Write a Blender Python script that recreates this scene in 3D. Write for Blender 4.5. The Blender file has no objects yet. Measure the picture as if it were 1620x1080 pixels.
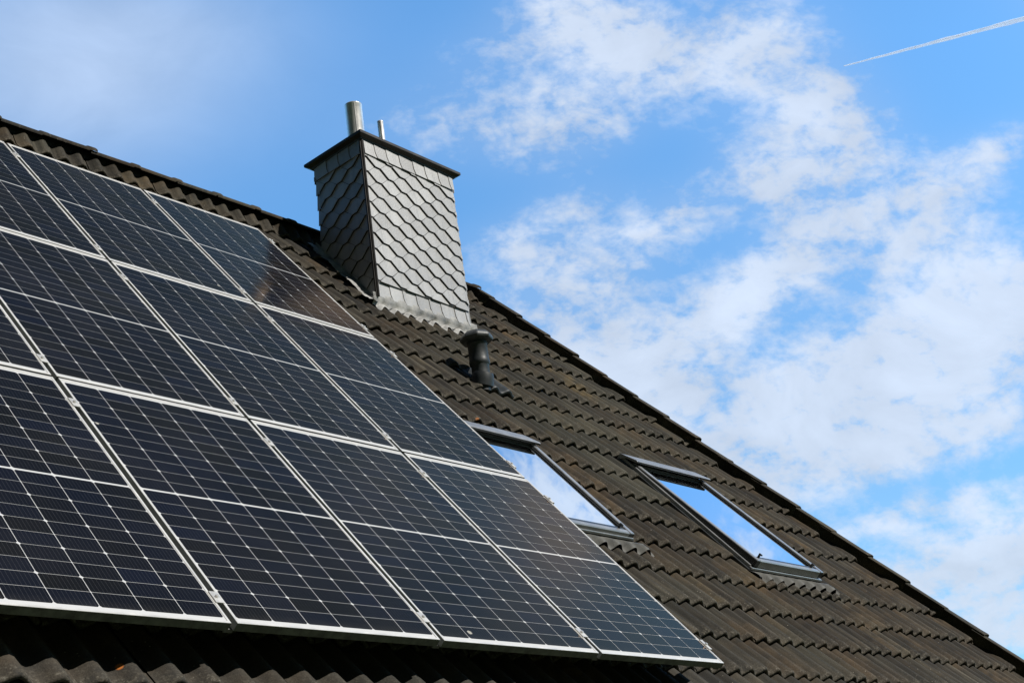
import bpy, math, random
from mathutils import Vector, Matrix, noise
random.seed(7)
scene = bpy.context.scene
COL = scene.collection
PI = math.pi

# ------------------------------------------------------------------ roof frame
# roof coordinates: x along the courses, y up the slope, z out of the roof;
# z = 0 is the glass level of the solar panels, tile crests lie at z = Z0
TH = 0.8796207230779842
S, C_ = math.sin(TH), math.cos(TH)
Z0 = -0.17
ROOF = Matrix(((1, 0, 0), (0, C_, -S), (0, S, C_)))
def W(x, y, z=0.0):
    return Vector((x, y*C_ - z*S, y*S + z*C_))
GROUND = -2.75

# ------------------------------------------------------------------ materials
def new_mat(name):
    m = bpy.data.materials.new(name); m.use_nodes = True
    nt = m.node_tree
    b = nt.nodes['Principled BSDF']
    return m, nt, b
def N(nt, t, **kw):
    n = nt.nodes.new(t)
    for k, v in kw.items():
        if k in ('inputs',):
            for i, val in v.items(): n.inputs[i].default_value = val
        else: setattr(n, k, v)
    return n
def ramp(nt, fac, stops, interp='LINEAR'):
    r = nt.nodes.new('ShaderNodeValToRGB'); r.color_ramp.interpolation = interp
    els = r.color_ramp.elements
    while len(els) < len(stops): els.new(0.5)
    for e, (p, c) in zip(els, stops):
        e.position = p; e.color = (*c, 1) if len(c) == 3 else c
    nt.links.new(fac, r.inputs[0]); return r
def mixc(nt, fac, a, b, mode='MIX'):
    m = nt.nodes.new('ShaderNodeMix'); m.data_type = 'RGBA'; m.blend_type = mode
    for sock, v in ((m.inputs[0], fac), (m.inputs[6], a), (m.inputs[7], b)):
        if hasattr(v, 'links'): nt.links.new(v, sock)
        elif isinstance(v, (int, float)): sock.default_value = v
        else: sock.default_value = (*v, 1)
    return m.outputs[2]
def math_(nt, op, a, b=None, c=None, clamp=False):
    m = nt.nodes.new('ShaderNodeMath'); m.operation = op; m.use_clamp = clamp
    for i, v in enumerate((a, b, c)):
        if v is None: continue
        if hasattr(v, 'links'): nt.links.new(v, m.inputs[i])
        else: m.inputs[i].default_value = v
    return m.outputs[0]
def noise_(nt, vec, scale, detail=4, rough=0.55, dist=0.0):
    n = nt.nodes.new('ShaderNodeTexNoise')
    n.inputs['Scale'].default_value = scale; n.inputs['Detail'].default_value = detail
    n.inputs['Roughness'].default_value = rough; n.inputs['Distortion'].default_value = dist
    if vec is not None: nt.links.new(vec, n.inputs['Vector'])
    return n.outputs['Fac']
def bump(nt, b, h, strength, dist):
    n = nt.nodes.new('ShaderNodeBump'); n.inputs['Strength'].default_value = strength
    n.inputs['Distance'].default_value = dist
    nt.links.new(h, n.inputs['Height']); nt.links.new(n.outputs[0], b.inputs['Normal'])
def roofspace(nt):
    """object coordinates turned into the roof's own axes (streaks run down the slope)"""
    tc = nt.nodes.new('ShaderNodeTexCoord')
    mp = nt.nodes.new('ShaderNodeMapping'); mp.vector_type = 'POINT'
    mp.inputs['Rotation'].default_value = (-TH, 0, 0)
    nt.links.new(tc.outputs['Object'], mp.inputs['Vector'])
    return mp.outputs[0]
def scaled(nt, vec, s, off=(0, 0, 0)):
    mp = nt.nodes.new('ShaderNodeMapping'); mp.inputs['Scale'].default_value = s
    mp.inputs['Location'].default_value = off
    nt.links.new(vec, mp.inputs['Vector']); return mp.outputs[0]

def mat_tile():
    m, nt, b = new_mat('concrete_roof_tile')
    v = roofspace(nt)
    at = N(nt, 'ShaderNodeAttribute', attribute_name='tone', attribute_type='GEOMETRY')
    streak = noise_(nt, scaled(nt, v, (34, 2.2, 2)), 1.0, 4, .6)
    blot = noise_(nt, v, 1.1, 5, .6, .4)
    mid = noise_(nt, v, 7.0, 5, .65)
    fine = noise_(nt, v, 160.0, 3, .7)
    base = ramp(nt, streak, [(.28, (.0085, .0074, .0056)), (.48, (.0235, .0200, .0145)), (.74, (.070, .0600, .0435))]).outputs[0]
    brown = ramp(nt, mid, [(.35, (.0150, .0106, .0060)), (.65, (.064, .0425, .0215))]).outputs[0]
    fac = ramp(nt, blot, [(.46, (0, 0, 0)), (.60, (.95, .95, .95))]).outputs[0]
    c = mixc(nt, fac, base, brown)
    # olive-grey algae in broad patches and a greyer, washed zone towards the eaves
    ol = noise_(nt, scaled(nt, v, (.55, .38, 1), (7.3, 2.9, 0)), 1.0, 5, .62, .6)
    of_ = ramp(nt, ol, [(.47, (0, 0, 0)), (.62, (.55, .55, .55))]).outputs[0]
    c = mixc(nt, math_(nt, 'MULTIPLY', of_, ramp(nt, fine, [(.3, (.5, .5, .5)), (.7, (1, 1, 1))]).outputs[0]), c, (.040, .041, .029))
    sep = nt.nodes.new('ShaderNodeSeparateXYZ'); nt.links.new(v, sep.inputs[0])
    ez = N(nt, 'ShaderNodeMapRange', interpolation_type='SMOOTHSTEP', inputs={1: -1.9, 2: -2.9, 3: 0.0, 4: .75}); nt.links.new(sep.outputs[1], ez.inputs[0])
    c = mixc(nt, ez.outputs[0], c, mixc(nt, streak, (.022, .022, .0205), (.050, .049, .045)))
    # ochre moss
    moss = noise_(nt, scaled(nt, v, (1.6, 0.8, 1), (3.1, 1.7, 0)), 1.0, 4, .6)
    mf = math_(nt, 'MULTIPLY', ramp(nt, moss, [(.60, (0, 0, 0)), (.72, (1, 1, 1))]).outputs[0], ramp(nt, mid, [(.42, (0, 0, 0)), (.62, (.75, .75, .75))]).outputs[0])
    c = mixc(nt, mf, c, (.085, .060, .024))
    # per tile tone
    tone = N(nt, 'ShaderNodeMapRange', inputs={1: 0, 2: 1, 3: .55, 4: 1.45}); nt.links.new(at.outputs['Fac'], tone.inputs[0])
    c = mixc(nt, 1.0, c, tone.outputs[0], 'MULTIPLY')
    fin = N(nt, 'ShaderNodeMapRange', inputs={1: .2, 2: .8, 3: .55, 4: 1.45}); nt.links.new(fine, fin.inputs[0])
    c = mixc(nt, 1.0, c, fin.outputs[0], 'MULTIPLY')
    # lichen dots
    vo = N(nt, 'ShaderNodeTexVoronoi', inputs={'Scale': 42.0}); nt.links.new(v, vo.inputs['Vector'])
    d1 = ramp(nt, vo.outputs['Distance'], [(.10, (1, 1, 1)), (.17, (0, 0, 0))]).outputs[0]
    lz = ramp(nt, noise_(nt, v, 1.7, 3, .6), [(.52, (0, 0, 0)), (.66, (1, 1, 1))]).outputs[0]
    sel = ramp(nt, N(nt, 'ShaderNodeSeparateColor').outputs[0], [(0, (0, 0, 0)), (1, (1, 1, 1))])
    sc = nt.nodes.new('ShaderNodeSeparateColor'); nt.links.new(vo.outputs['Color'], sc.inputs[0])
    pick = math_(nt, 'GREATER_THAN', sc.outputs[0], .72)
    lf = math_(nt, 'MULTIPLY', math_(nt, 'MULTIPLY', d1, lz), pick)
    c = mixc(nt, math_(nt, 'MULTIPLY', lf, .8), c, (.36, .33, .27))
    vo2 = N(nt, 'ShaderNodeTexVoronoi', inputs={'Scale': 6.0}); nt.links.new(v, vo2.inputs['Vector'])
    sc2 = nt.nodes.new('ShaderNodeSeparateColor'); nt.links.new(vo2.outputs['Color'], sc2.inputs[0])
    of = math_(nt, 'MULTIPLY', ramp(nt, vo2.outputs['Distance'], [(.07, (1, 1, 1)), (.11, (0, 0, 0))]).outputs[0], math_(nt, 'GREATER_THAN', sc2.outputs[1], .965))
    c = mixc(nt, of, c, (.50, .16, .03))
    # crust of moss and lichen on the lower lips
    lip = N(nt, 'ShaderNodeAttribute', attribute_name='lip', attribute_type='GEOMETRY')
    ln = ramp(nt, noise_(nt, v, 38.0, 4, .7), [(.42, (0, 0, 0)), (.56, (1, 1, 1))]).outputs[0]
    lc = ramp(nt, noise_(nt, v, 90.0, 3, .7), [(.35, (.016, .014, .010)), (.52, (.10, .085, .06)), (.66, (.26, .24, .20))]).outputs[0]
    c = mixc(nt, math_(nt, 'MULTIPLY', ln, math_(nt, 'MULTIPLY', lip.outputs['Fac'], .5)), c, lc)
    nt.links.new(c, b.inputs['Base Color'])
    b.inputs['Roughness'].default_value = .82; b.inputs['Specular IOR Level'].default_value = .3
    h = math_(nt, 'ADD', math_(nt, 'MULTIPLY', fine, .5), math_(nt, 'MULTIPLY', streak, .6))
    bump(nt, b, h, .55, .006)
    return m
def mat_simple(name, col, rough=.6, metal=0.0, var=.25, scale=6.0, spec=.5, bumpd=0.0, detail=4):
    m, nt, b = new_mat(name)
    tc = nt.nodes.new('ShaderNodeTexCoord')
    n = noise_(nt, tc.outputs['Object'], scale, detail, .6)
    lo = tuple(x*(1-var) for x in col); hi = tuple(min(1, x*(1+var)) for x in col)
    r = ramp(nt, n, [(.3, lo), (.7, hi)])
    nt.links.new(r.outputs[0], b.inputs['Base Color'])
    rr = N(nt, 'ShaderNodeMapRange', inputs={1: .3, 2: .7, 3: max(0.02, rough*.8), 4: min(1, rough*1.2)})
    nt.links.new(n, rr.inputs[0]); nt.links.new(rr.outputs[0], b.inputs['Roughness'])
    b.inputs['Metallic'].default_value = metal; b.inputs['Specular IOR Level'].default_value = spec
    if bumpd: bump(nt, b, noise_(nt, tc.outputs['Object'], scale*6, 4, .6), .6, bumpd)
    return m
def mat_slate():
    m, nt, b = new_mat('natural_slate')
    tc = nt.nodes.new('ShaderNodeTexCoord')
    at = N(nt, 'ShaderNodeAttribute', attribute_name='tone', attribute_type='GEOMETRY')
    n1 = noise_(nt, tc.outputs['Object'], 9, 5, .6); n2 = noise_(nt, tc.outputs['Object'], 60, 4, .65)
    c = ramp(nt, n1, [(.3, (.205, .206, .205)), (.7, (.285, .285, .281))]).outputs[0]
    tone = N(nt, 'ShaderNodeMapRange', inputs={1: 0, 2: 1, 3: .72, 4: 1.26}); nt.links.new(at.outputs['Fac'], tone.inputs[0])
    c = mixc(nt, 1.0, c, tone.outputs[0], 'MULTIPLY')
    st = noise_(nt, scaled(nt, tc.outputs['Object'], (16, 16, 1.2)), 1.0, 4, .6)
    c = mixc(nt, ramp(nt, st, [(.50, (0, 0, 0)), (.68, (.45, .45, .45))]).outputs[0], c, (.11, .11, .105))
    sp = ramp(nt, n2, [(.60, (0, 0, 0)), (.72, (.3, .3, .3))]).outputs[0]
    c = mixc(nt, sp, c, (.26, .26, .25))
    nt.links.new(c, b.inputs['Base Color'])
    b.inputs['Roughness'].default_value = .52; b.inputs['IOR'].default_value = 2.5
    bump(nt, b, n2, .5, .003)
    return m
def mat_glassface(name, cell):
    """what lies under the module's front glass: dark silicon or white backsheet, glass gloss on top"""
    m, nt, b = new_mat(name)
    tc = nt.nodes.new('ShaderNodeTexCoord')
    oi = nt.nodes.new('ShaderNodeObjectInfo')
    if cell:
        at = N(nt, 'ShaderNodeAttribute', attribute_name='tone', attribute_type='GEOMETRY')
        big = noise_(nt, tc.outputs['Object'], 1.3, 2, .5)
        c = mixc(nt, ramp(nt, big, [(.35, (0, 0, 0)), (.7, (1, 1, 1))]).outputs[0], (.0060, .0060, .0070), (.0055, .0060, .0105))
        c = mixc(nt, math_(nt, 'MULTIPLY', at.outputs['Fac'], .8), c, (.0055, .0075, .018))
        # ten fine silver busbars per cell, running up the module
        sx = nt.nodes.new('ShaderNodeSeparateXYZ'); nt.links.new(tc.outputs['Object'], sx.inputs[0])
        ph = math_(nt, 'FRACT', math_(nt, 'DIVIDE', math_(nt, 'ADD', sx.outputs[0], .00842), .01684))
        bb = math_(nt, 'LESS_THAN', math_(nt, 'ABSOLUTE', math_(nt, 'SUBTRACT', ph, .5)), .030)
        c = mixc(nt, math_(nt, 'MULTIPLY', bb, .15), c, (.26, .26, .28))
    else:
        c = None
        pass
    # dust film and dried drops: patchy, catches the light
    tcv = nt.nodes.new('ShaderNodeVectorMath'); tcv.operation = 'ADD'
    nt.links.new(tc.outputs['Object'], tcv.inputs[0]); nt.links.new(oi.outputs['Location'], tcv.inputs[1])
    dn = noise_(nt, tcv.outputs[0], 1.6, 4, .6)
    dust = ramp(nt, dn, [(.40, (.0, .0, .0)), (.78, (.016, .016, .016))]).outputs[0]
    if c is not None:
        c = mixc(nt, dust, c, (.36, .33, .29))
        vo = N(nt, 'ShaderNodeTexVoronoi', inputs={'Scale': 3.2}); nt.links.new(tcv.outputs[0], vo.inputs['Vector'])
        sc = nt.nodes.new('ShaderNodeSeparateColor'); nt.links.new(vo.outputs['Color'], sc.inputs[0])
        sy = nt.nodes.new('ShaderNodeSeparateXYZ'); nt.links.new(tc.outputs['Object'], sy.inputs[0])
        dl = N(nt, 'ShaderNodeMapRange', inputs={1: .012, 2: .075, 3: .055, 4: 0.0}); nt.links.new(sy.outputs[1], dl.inputs[0])
        c = mixc(nt, math_(nt, 'MULTIPLY', dl.outputs[0], ramp(nt, noise_(nt, scaled(nt, tcv.outputs[0], (14, 3, 3)), 1.0, 4, .6), [(.3, (.2, .2, .2)), (.7, (1, 1, 1))]).outputs[0]), c, (.34, .31, .26))
        wob = math_(nt, 'ADD', vo.outputs['Distance'], math_(nt, 'MULTIPLY', noise_(nt, tc.outputs['Object'], 60, 2, .5), .05))
        drop = math_(nt, 'MULTIPLY', math_(nt, 'LESS_THAN', wob, .062), math_(nt, 'GREATER_THAN', sc.outputs[0], .93))
        c = mixc(nt, math_(nt, 'MULTIPLY', drop, .8), c, (.45, .43, .38))
    rr = N(nt, 'ShaderNodeMapRange', inputs={1: .3, 2: .8, 3: .09, 4: .20}); nt.links.new(dn, rr.inputs[0])
    dfu = nt.nodes.new('ShaderNodeBsdfDiffuse'); glo = nt.nodes.new('ShaderNodeBsdfGlossy'); fr = nt.nodes.new('ShaderNodeFresnel'); mx = nt.nodes.new('ShaderNodeMixShader')
    if c is not None: nt.links.new(c, dfu.inputs['Color'])
    else: dfu.inputs['Color'].default_value = (.56, .565, .575, 1)
    fr.inputs['IOR'].default_value = 1.30
    pv = N(nt, 'ShaderNodeMapRange', inputs={1: 0, 2: 1, 3: .82, 4: 1.18}); nt.links.new(oi.outputs['Random'], pv.inputs[0])
    nt.links.new(mixc(nt, 1.0, (.98, .70, .47), pv.outputs[0], 'MULTIPLY'), glo.inputs['Color']); nt.links.new(rr.outputs[0], glo.inputs['Roughness'])
    nt.links.new(fr.outputs[0], mx.inputs[0]); nt.links.new(dfu.outputs[0], mx.inputs[1]); nt.links.new(glo.outputs[0], mx.inputs[2])
    nt.links.new(mx.outputs[0], nt.nodes['Material Output'].inputs['Surface']); nt.nodes.remove(b)
    return m
def mat_pane():
    m, nt, b = new_mat('insulating_window_glass')
    tc = nt.nodes.new('ShaderNodeTexCoord')
    # coated double glazing: strong mirror at this low angle over a dim room, with a trace of dust
    dfu = nt.nodes.new('ShaderNodeBsdfDiffuse'); glo = nt.nodes.new('ShaderNodeBsdfGlossy'); fr = nt.nodes.new('ShaderNodeFresnel'); mx = nt.nodes.new('ShaderNodeMixShader')
    dn = noise_(nt, scaled(nt, tc.outputs['Object'], (2.5, 2.5, 2.5)), 1.0, 5, .65)
    nt.links.new(ramp(nt, dn, [(.3, (.075, .080, .070)), (.75, (.135, .140, .125))]).outputs[0], dfu.inputs['Color'])
    glo.inputs['Color'].default_value = (.93, .97, 1.0, 1); glo.inputs['Roughness'].default_value = .012
    fr.inputs['IOR'].default_value = 3.6
    bn = N(nt, 'ShaderNodeBump', inputs={'Strength': .03, 'Distance': .02}); nt.links.new(noise_(nt, tc.outputs['Object'], 2.2, 1, .4), bn.inputs['Height']); nt.links.new(bn.outputs[0], glo.inputs['Normal'])
    nt.links.new(math_(nt, 'ADD', fr.outputs[0], .16, clamp=True), mx.inputs[0]); nt.links.new(dfu.outputs[0], mx.inputs[1]); nt.links.new(glo.outputs[0], mx.inputs[2])
    nt.links.new(mx.outputs[0], nt.nodes['Material Output'].inputs['Surface']); nt.nodes.remove(b)
    return m

M = dict(
    tile=mat_tile(), slate=mat_slate(),
    cell=mat_glassface('silicon_cells_under_glass', True), back=mat_glassface('white_backsheet_under_glass', False),
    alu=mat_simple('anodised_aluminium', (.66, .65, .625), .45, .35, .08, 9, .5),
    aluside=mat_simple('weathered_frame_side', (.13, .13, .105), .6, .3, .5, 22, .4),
    alushade=mat_simple('shaded_frame_flank', (.30, .305, .29), .55, .3, .2, 16, .4),  # same aluminium, darkened: shade in the column gaps put into the colour
    rail=mat_simple('mill_finish_rail', (.14, .14, .13), .6, .3, .2, 12, .4),
    alu2=mat_simple('raw_aluminium_clamp', (.50, .495, .48), .5, .45, .15, 20, .5),
    trim=mat_simple('brown_black_sheet_metal', (.020, .017, .015), .45, .0, .3, 5, .5),
    steel=mat_simple('stainless_steel_flue', (.84, .83, .81), .34, .6, .10, 7, .5),
    lead=mat_simple('weathered_lead_flashing', (.20, .20, .195), .6, .1, .38, 14, .5, .004),
    leadpale=mat_simple('pale_oxidised_lead', (.30, .297, .288), .6, .08, .55, 11, .5, .004),
    plastic=mat_simple('anthracite_vent_plastic', (.022, .027, .030), .55, 0, .25, 12, .45, .001),
    plasticgrey=mat_simple('sun_bleached_plastic', (.050, .055, .058), .5, 0, .25, 14, .5, .001),
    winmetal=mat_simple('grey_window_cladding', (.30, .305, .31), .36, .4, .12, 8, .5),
    windark=mat_simple('dark_and_shaded_cladding', (.045, .048, .05), .4, .3, .2, 8, .5),
    gasket=mat_simple('black_rubber_and_hood_shade', (.012, .012, .012), .6, 0, .2, 10, .4),
    pane=mat_pane(),
    apron=mat_simple('pleated_grey_apron', (.095, .094, .085), .62, .1, .3, 16, .4, .002),
    plaster=mat_simple('white_house_plaster', (.62, .60, .56), .85, 0, .08, 4, .3, .003),
    grass=mat_simple('lawn_grass', (.045, .075, .022), .9, 0, .45, .7, .2, .02),
    wood=mat_simple('stained_eaves_board', (.10, .055, .03), .6, 0, .3, 8, .4),
)
# ------------------------------------------------------------------ object helpers
WORLD_POS = {}
def tag(o, label=None, cat=None, group=None, kind=None):
    if label: o['label'] = label
    if cat: o['category'] = cat
    if group: o['group'] = group
    if kind: o['kind'] = kind
    return o
def empty(name, loc, parent=None):
    o = bpy.data.objects.new(name, None); COL.objects.link(o); o.empty_display_size = .2
    o.location = loc
    WORLD_POS[o.name] = Vector(loc)
    return o
class MB:
    """collects world-space faces, then links them as ONE mesh object"""
    def __init__(self): self.v = []; self.f = []; self.mi = []; self.tone = []; self.lip = []; self.smooth = []
    def add(self, vs, fs, mi=0, tone=.5, smooth=False, lips=None):
        o = len(self.v); self.v += [Vector(p) for p in vs]
        self.tone += ([tone]*len(vs)) if isinstance(tone, (int, float)) else list(tone)
        self.lip += list(lips) if lips else [0.0]*len(vs)
        for f in fs:
            self.f.append([i+o for i in f]); self.mi.append(mi); self.smooth.append(smooth)
    def box(self, p0, p1, xf=None, mi=0, bev=0.0, tone=.5):
        x0, y0, z0 = p0; x1, y1, z1 = p1
        vs = [(x0,y0,z0),(x1,y0,z0),(x1,y1,z0),(x0,y1,z0),(x0,y0,z1),(x1,y0,z1),(x1,y1,z1),(x0,y1,z1)]
        if bev:
            b = bev
            vs = [(x0,y0,z0),(x1,y0,z0),(x1,y1,z0),(x0,y1,z0),(x0,y0,z1-b),(x1,y0,z1-b),(x1,y1,z1-b),(x0,y1,z1-b),
                  (x0+b,y0+b,z1),(x1-b,y0+b,z1),(x1-b,y1-b,z1),(x0+b,y1-b,z1)]
            fs = [(3,2,1,0),(0,1,5,4),(1,2,6,5),(2,3,7,6),(3,0,4,7),(4,5,9,8),(5,6,10,9),(6,7,11,10),(7,4,8,11),(8,9,10,11)]
        else:
            fs = [(3,2,1,0),(4,5,6,7),(0,1,5,4),(1,2,6,5),(2,3,7,6),(3,0,4,7)]
        if xf: vs = [xf(*p) for p in vs]
        self.add(vs, fs, mi, tone)
    def lathe(self, c, prof, seg=40, axis=None, mi=0, smooth=True, sx=1.0):
        """prof: (radius, height) along axis from point c; a negative radius step repeats a ring for a hard edge"""
        a = (axis or Vector((0,0,1))).normalized()
        u = a.orthogonal().normalized(); w = a.cross(u)
        vs = []; fs = []
        for r, h in prof:
            for k in range(seg):
                t = 2*PI*k/seg
                vs.append(Vector(c)+a*h+u*(r*math.cos(t))+w*(r*math.sin(t)))
        for i in range(len(prof)-1):
            for k in range(seg):
                k2 = (k+1) % seg
                fs.append((i*seg+k, i*seg+k2, (i+1)*seg+k2, (i+1)*seg+k))
        self.add(vs, fs, mi, .5, smooth)
    def build(self, name, mats, parent=None, loc=None, bevel=0.0, local=False):
        me = bpy.data.meshes.new(name)
        if loc is None:
            loc = sum(self.v, Vector())/max(1, len(self.v)) if not local else Vector()
        loc = Vector(loc)
        me.from_pydata([tuple(p-loc) if not local else tuple(p) for p in self.v], [], self.f)
        if not isinstance(mats, (list, tuple)): mats = [mats]
        for m in mats: me.materials.append(m)
        me.polygons.foreach_set('material_index', self.mi)
        me.polygons.foreach_set('use_smooth', self.smooth)
        if any(t != .5 for t in self.tone):
            a = me.attributes.new('tone', 'FLOAT', 'POINT'); a.data.foreach_set('value', self.tone)
        if any(self.lip):
            a = me.attributes.new('lip', 'FLOAT', 'POINT'); a.data.foreach_set('value', self.lip)
        me.update()
        o = bpy.data.objects.new(name, me); COL.objects.link(o)
        pl = WORLD_POS.get(parent.name, Vector()) if parent else Vector()
        if parent: o.parent = parent
        o.location = (loc-pl) if not local else (0, 0, 0)
        WORLD_POS[o.name] = loc if not local else pl
        if bevel:
            b = o.modifiers.new('bevel', 'BEVEL'); b.width = bevel; b.segments = 2; b.limit_method = 'ANGLE'; b.angle_limit = math.radians(40)
        return o

# ------------------------------------------------------------------ ground
g = MB(); g.add([(-900,-900,GROUND),(900,-900,GROUND),(900,900,GROUND),(-900,900,GROUND)], [(0,1,2,3)])
go = g.build('ground', M['grass'], loc=(0,0,GROUND)); tag(go, kind='structure')

# ------------------------------------------------------------------ house
house = tag(empty('house', (-2, 3.5, GROUND)), 'house with a steep dark brown tiled roof carrying chimney, vent pipe and skylights', 'house')

PITCH = .1525; PH0 = -3.973; DEPTH = .043
GAUGE = .3465; Y00 = .925
XL = -7.6
def verge_x(y): return 5.43 - .313*y
def warp(x, j):
    w = min(1.0, max(0.0, (x-1.3)/3.6))
    return w*w*(j-3)*.0115
def wave(x):
    t = .5+.5*math.cos(2*PI*(x-PH0)/PITCH)
    return -DEPTH + DEPTH*(t**1.0)
RIDGE_Y = 6.35
WINDOWS = ((.05, 1.025, 1.59, 2.79), (2.325, 3.325, 1.475, 2.915))
def in_window(x, y):
    return any(a-.004 < x < b+.004 and c-.02 < y < d+.01 for a, b, c, d in WINDOWS)
mb = MB()
SEG = 8
rows = [  # (distance below the tile's lower edge: negative = up slope, height), tile rises 2.4 cm towards its lower edge
    (.415, -.044), (.20, -.0215), (.05, -.0040), (.014, -.0010), (.003, -.0045), (0.0, -.0120), (.0015, -.0245), (.03, -.0275)]
lipw = [0, 0, .35, 1, 1, 1, .8, 0]
for j in range(-6, 16):
    y = Y00 + GAUGE*j
    xe = verge_x(y)
    ntile = int((xe-XL)/(2*PITCH))
    # courses begin and end on a wave crest/trough counted from the verge
    nw = round((xe-PH0)/PITCH - .5)
    x_end = PH0 + (nw+.5)*PITCH
    x = x_end
    while x > XL:
        x1 = x; x0 = x-2*PITCH; x = x0
        tone = min(1, max(0, random.gauss(.5, .28))) if random.random() > .03 else 1.25
        dz = random.gauss(0, .0026); dy = random.gauss(0, .0070) - (.022 if random.random() < .025 else 0); tl = random.gauss(0, .0045)
        skew = random.gauss(0, .003)
        vs = []; tn = []; lp = []; inside = []
        n = 2*SEG
        for (dist, h), lw in zip(rows, lipw):
            for i in range(n+1):
                xx = x0+(x1-x0)*i/n
                if i == n: xx -= .003
                rag = noise.noise(Vector((xx*23, y*7, 0)))*.004 + noise.noise(Vector((xx*90, y*7, 3)))*.0022
                yy = y+dy+warp(xx, j)+dist + skew*(i/n-.5) + (rag if dist < .1 else 0)
                yy = min(yy, RIDGE_Y-.005)
                zz = Z0+wave(xx)+h+dz+tl*(i/n-.5)
                if i == n: zz += .003
                if j == 15 and dist > .1: zz += .062*min(1, (yy-y)/.21)      # top course is packed up towards the ridge
                vs.append(W(xx, yy, zz)); tn.append(tone); lp.append(lw); inside.append(in_window(xx, yy))
        fs = []
        nr = len(rows)
        for r in range(nr-1):
            for i in range(n):
                a = r*(n+1)+i
                q = (a+n+1, a+n+2, a+1, a)
                if not any(inside[k] for k in q): fs.append(q)
        # left and right flanks
        mb.add(vs, fs, 0, tn, True, lp)
roof = mb.build('roof_covering', M['tile'], house, loc=W(0, 2.5, Z0))

# under-roof boards closing the front slope, rear slope and gable
u = MB()
yl = Y00-6*GAUGE-.02
u.add([W(XL, yl, Z0-.09), W(verge_x(yl)-.05, yl, Z0-.09), W(verge_x(RIDGE_Y)-.05, RIDGE_Y-.03, Z0-.09), W(XL, RIDGE_Y-.03, Z0-.09)], [(0,1,2,3)])
u.build('roof_underlay', M['gasket'], house)
apex = W(0, RIDGE_Y, Z0)
def back(x, d, h=0.0):   # point d down the rear slope
    return Vector((x, apex.y + d*C_ + h*S, apex.z - d*S + h*C_))
r2 = MB()
nseg = 200
for j in range(20):
    d0 = .0+j*.36; d1 = d0+.36
    xa, xb = XL, verge_x(RIDGE_Y)+.32*d1
    vs = []
    for dd, hh in ((d0, -.012), (d1, .010), (d1, -.012)):
        for i in range(nseg+1):
            xx = xa+(xb-xa)*i/nseg
            vs.append(back(xx, dd, hh+wave(xx)))
    fs = [(r*(nseg+1)+i, r*(nseg+1)+i+1, (r+1)*(nseg+1)+i+1, (r+1)*(nseg+1)+i) for r in range(2) for i in range(nseg)]
    r2.add(vs, fs, 0, .5, True)
r2.build('rear_roof', M['tile'], house)
# walls under the eaves and the gable
wl = MB()
fy = W(0, Y00-4*GAUGE, Z0).y+.35; by = apex.y+(apex.y-fy)
fz = W(0, Y00-4*GAUGE, Z0).z+.18
xw = verge_x(2.0)-.6
wl.add([(XL,fy,GROUND),(xw,fy,GROUND),(xw,by,GROUND),(XL,by,GROUND),(XL,fy,fz),(xw,fy,fz),(xw-1.1,apex.y,apex.z-.35),(xw,by,fz),(XL,apex.y,apex.z-.35),(XL,by,fz)],
       [(0,1,5,4),(1,2,7,6,5),(2,3,9,7),(3,0,4,8,9)])
wl.build('wall', M['plaster'], house)

# ridge tiles: half-round caps lapping towards the verge
rg = MB()
x = verge_x(RIDGE_Y)+.02; L = .40; k = 0
ca = Vector((0, apex.y, apex.z-.068))
while x > XL:
    tone = min(1, max(0, random.gauss(.5, .25)))
    jz = random.gauss(0, .004); jy = random.gauss(0, .004); tilt = random.gauss(0, .006)
    R0, R1 = .125, .117      # wide end laps over the neighbour
    vs = []; lp = []
    ns = 18
    stations = [(x-L-.05, R1, 0), (x-.07, R0-.005, 0), (x-.062, R0+.003, .3), (x-.008, R0+.004, .6), (x, R0, 1), (x, R0-.016, 1)]
    for sx, rr, lw in stations:
        for i in range(ns+1):
            a = PI*(.5+(i/ns-.5)*.62)
            q = 1+.008*noise.noise(Vector((sx*9, a*3, 1)))
            vs.append(Vector((sx, ca.y-rr*q*math.cos(a)+jy, ca.z+rr*q*math.sin(a)+jz+tilt*(sx-x)))); lp.append(lw)
        for i in (ns, 0):      # lower lips, 16 mm thick, turned inwards
            a = PI*(.5+(i/ns-.5)*.62)
            vs.append(Vector((sx, ca.y-(rr-.006)*math.cos(a)+jy, ca.z+rr*math.sin(a)-.016+jz+tilt*(sx-x)))); lp.append(lw)
    nr_ = ns+3
    fs = [(r*nr_+i, (r+1)*nr_+i, (r+1)*nr_+(i+1) % nr_, r*nr_+(i+1) % nr_) for r in range(len(stations)-1) for i in range(nr_) if i != ns+1]
    rg.add(vs, fs, 0, tone, True, lp)
    x -= L; k += 1
rg.build('ridge_tiles', M['tile'], house)
rl = MB()      # dark ventilated roll that closes the gap under the ridge tiles
xr_ = verge_x(RIDGE_Y)-.02
rl.add([(XL, apex.y-.034, apex.z-.05), (xr_, apex.y-.034, apex.z-.05), (xr_, apex.y-.028, apex.z+.03), (XL, apex.y-.028, apex.z+.03),
        (XL, apex.y+.034, apex.z-.05), (xr_, apex.y+.034, apex.z-.05), (xr_, apex.y+.028, apex.z+.03), (XL, apex.y+.028, apex.z+.03)],
       [(0,1,2,3), (5,4,7,6), (3,2,6,7), (1,5,6,2)])
rl.build('ridge_roll', M['gasket'], house)

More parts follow.
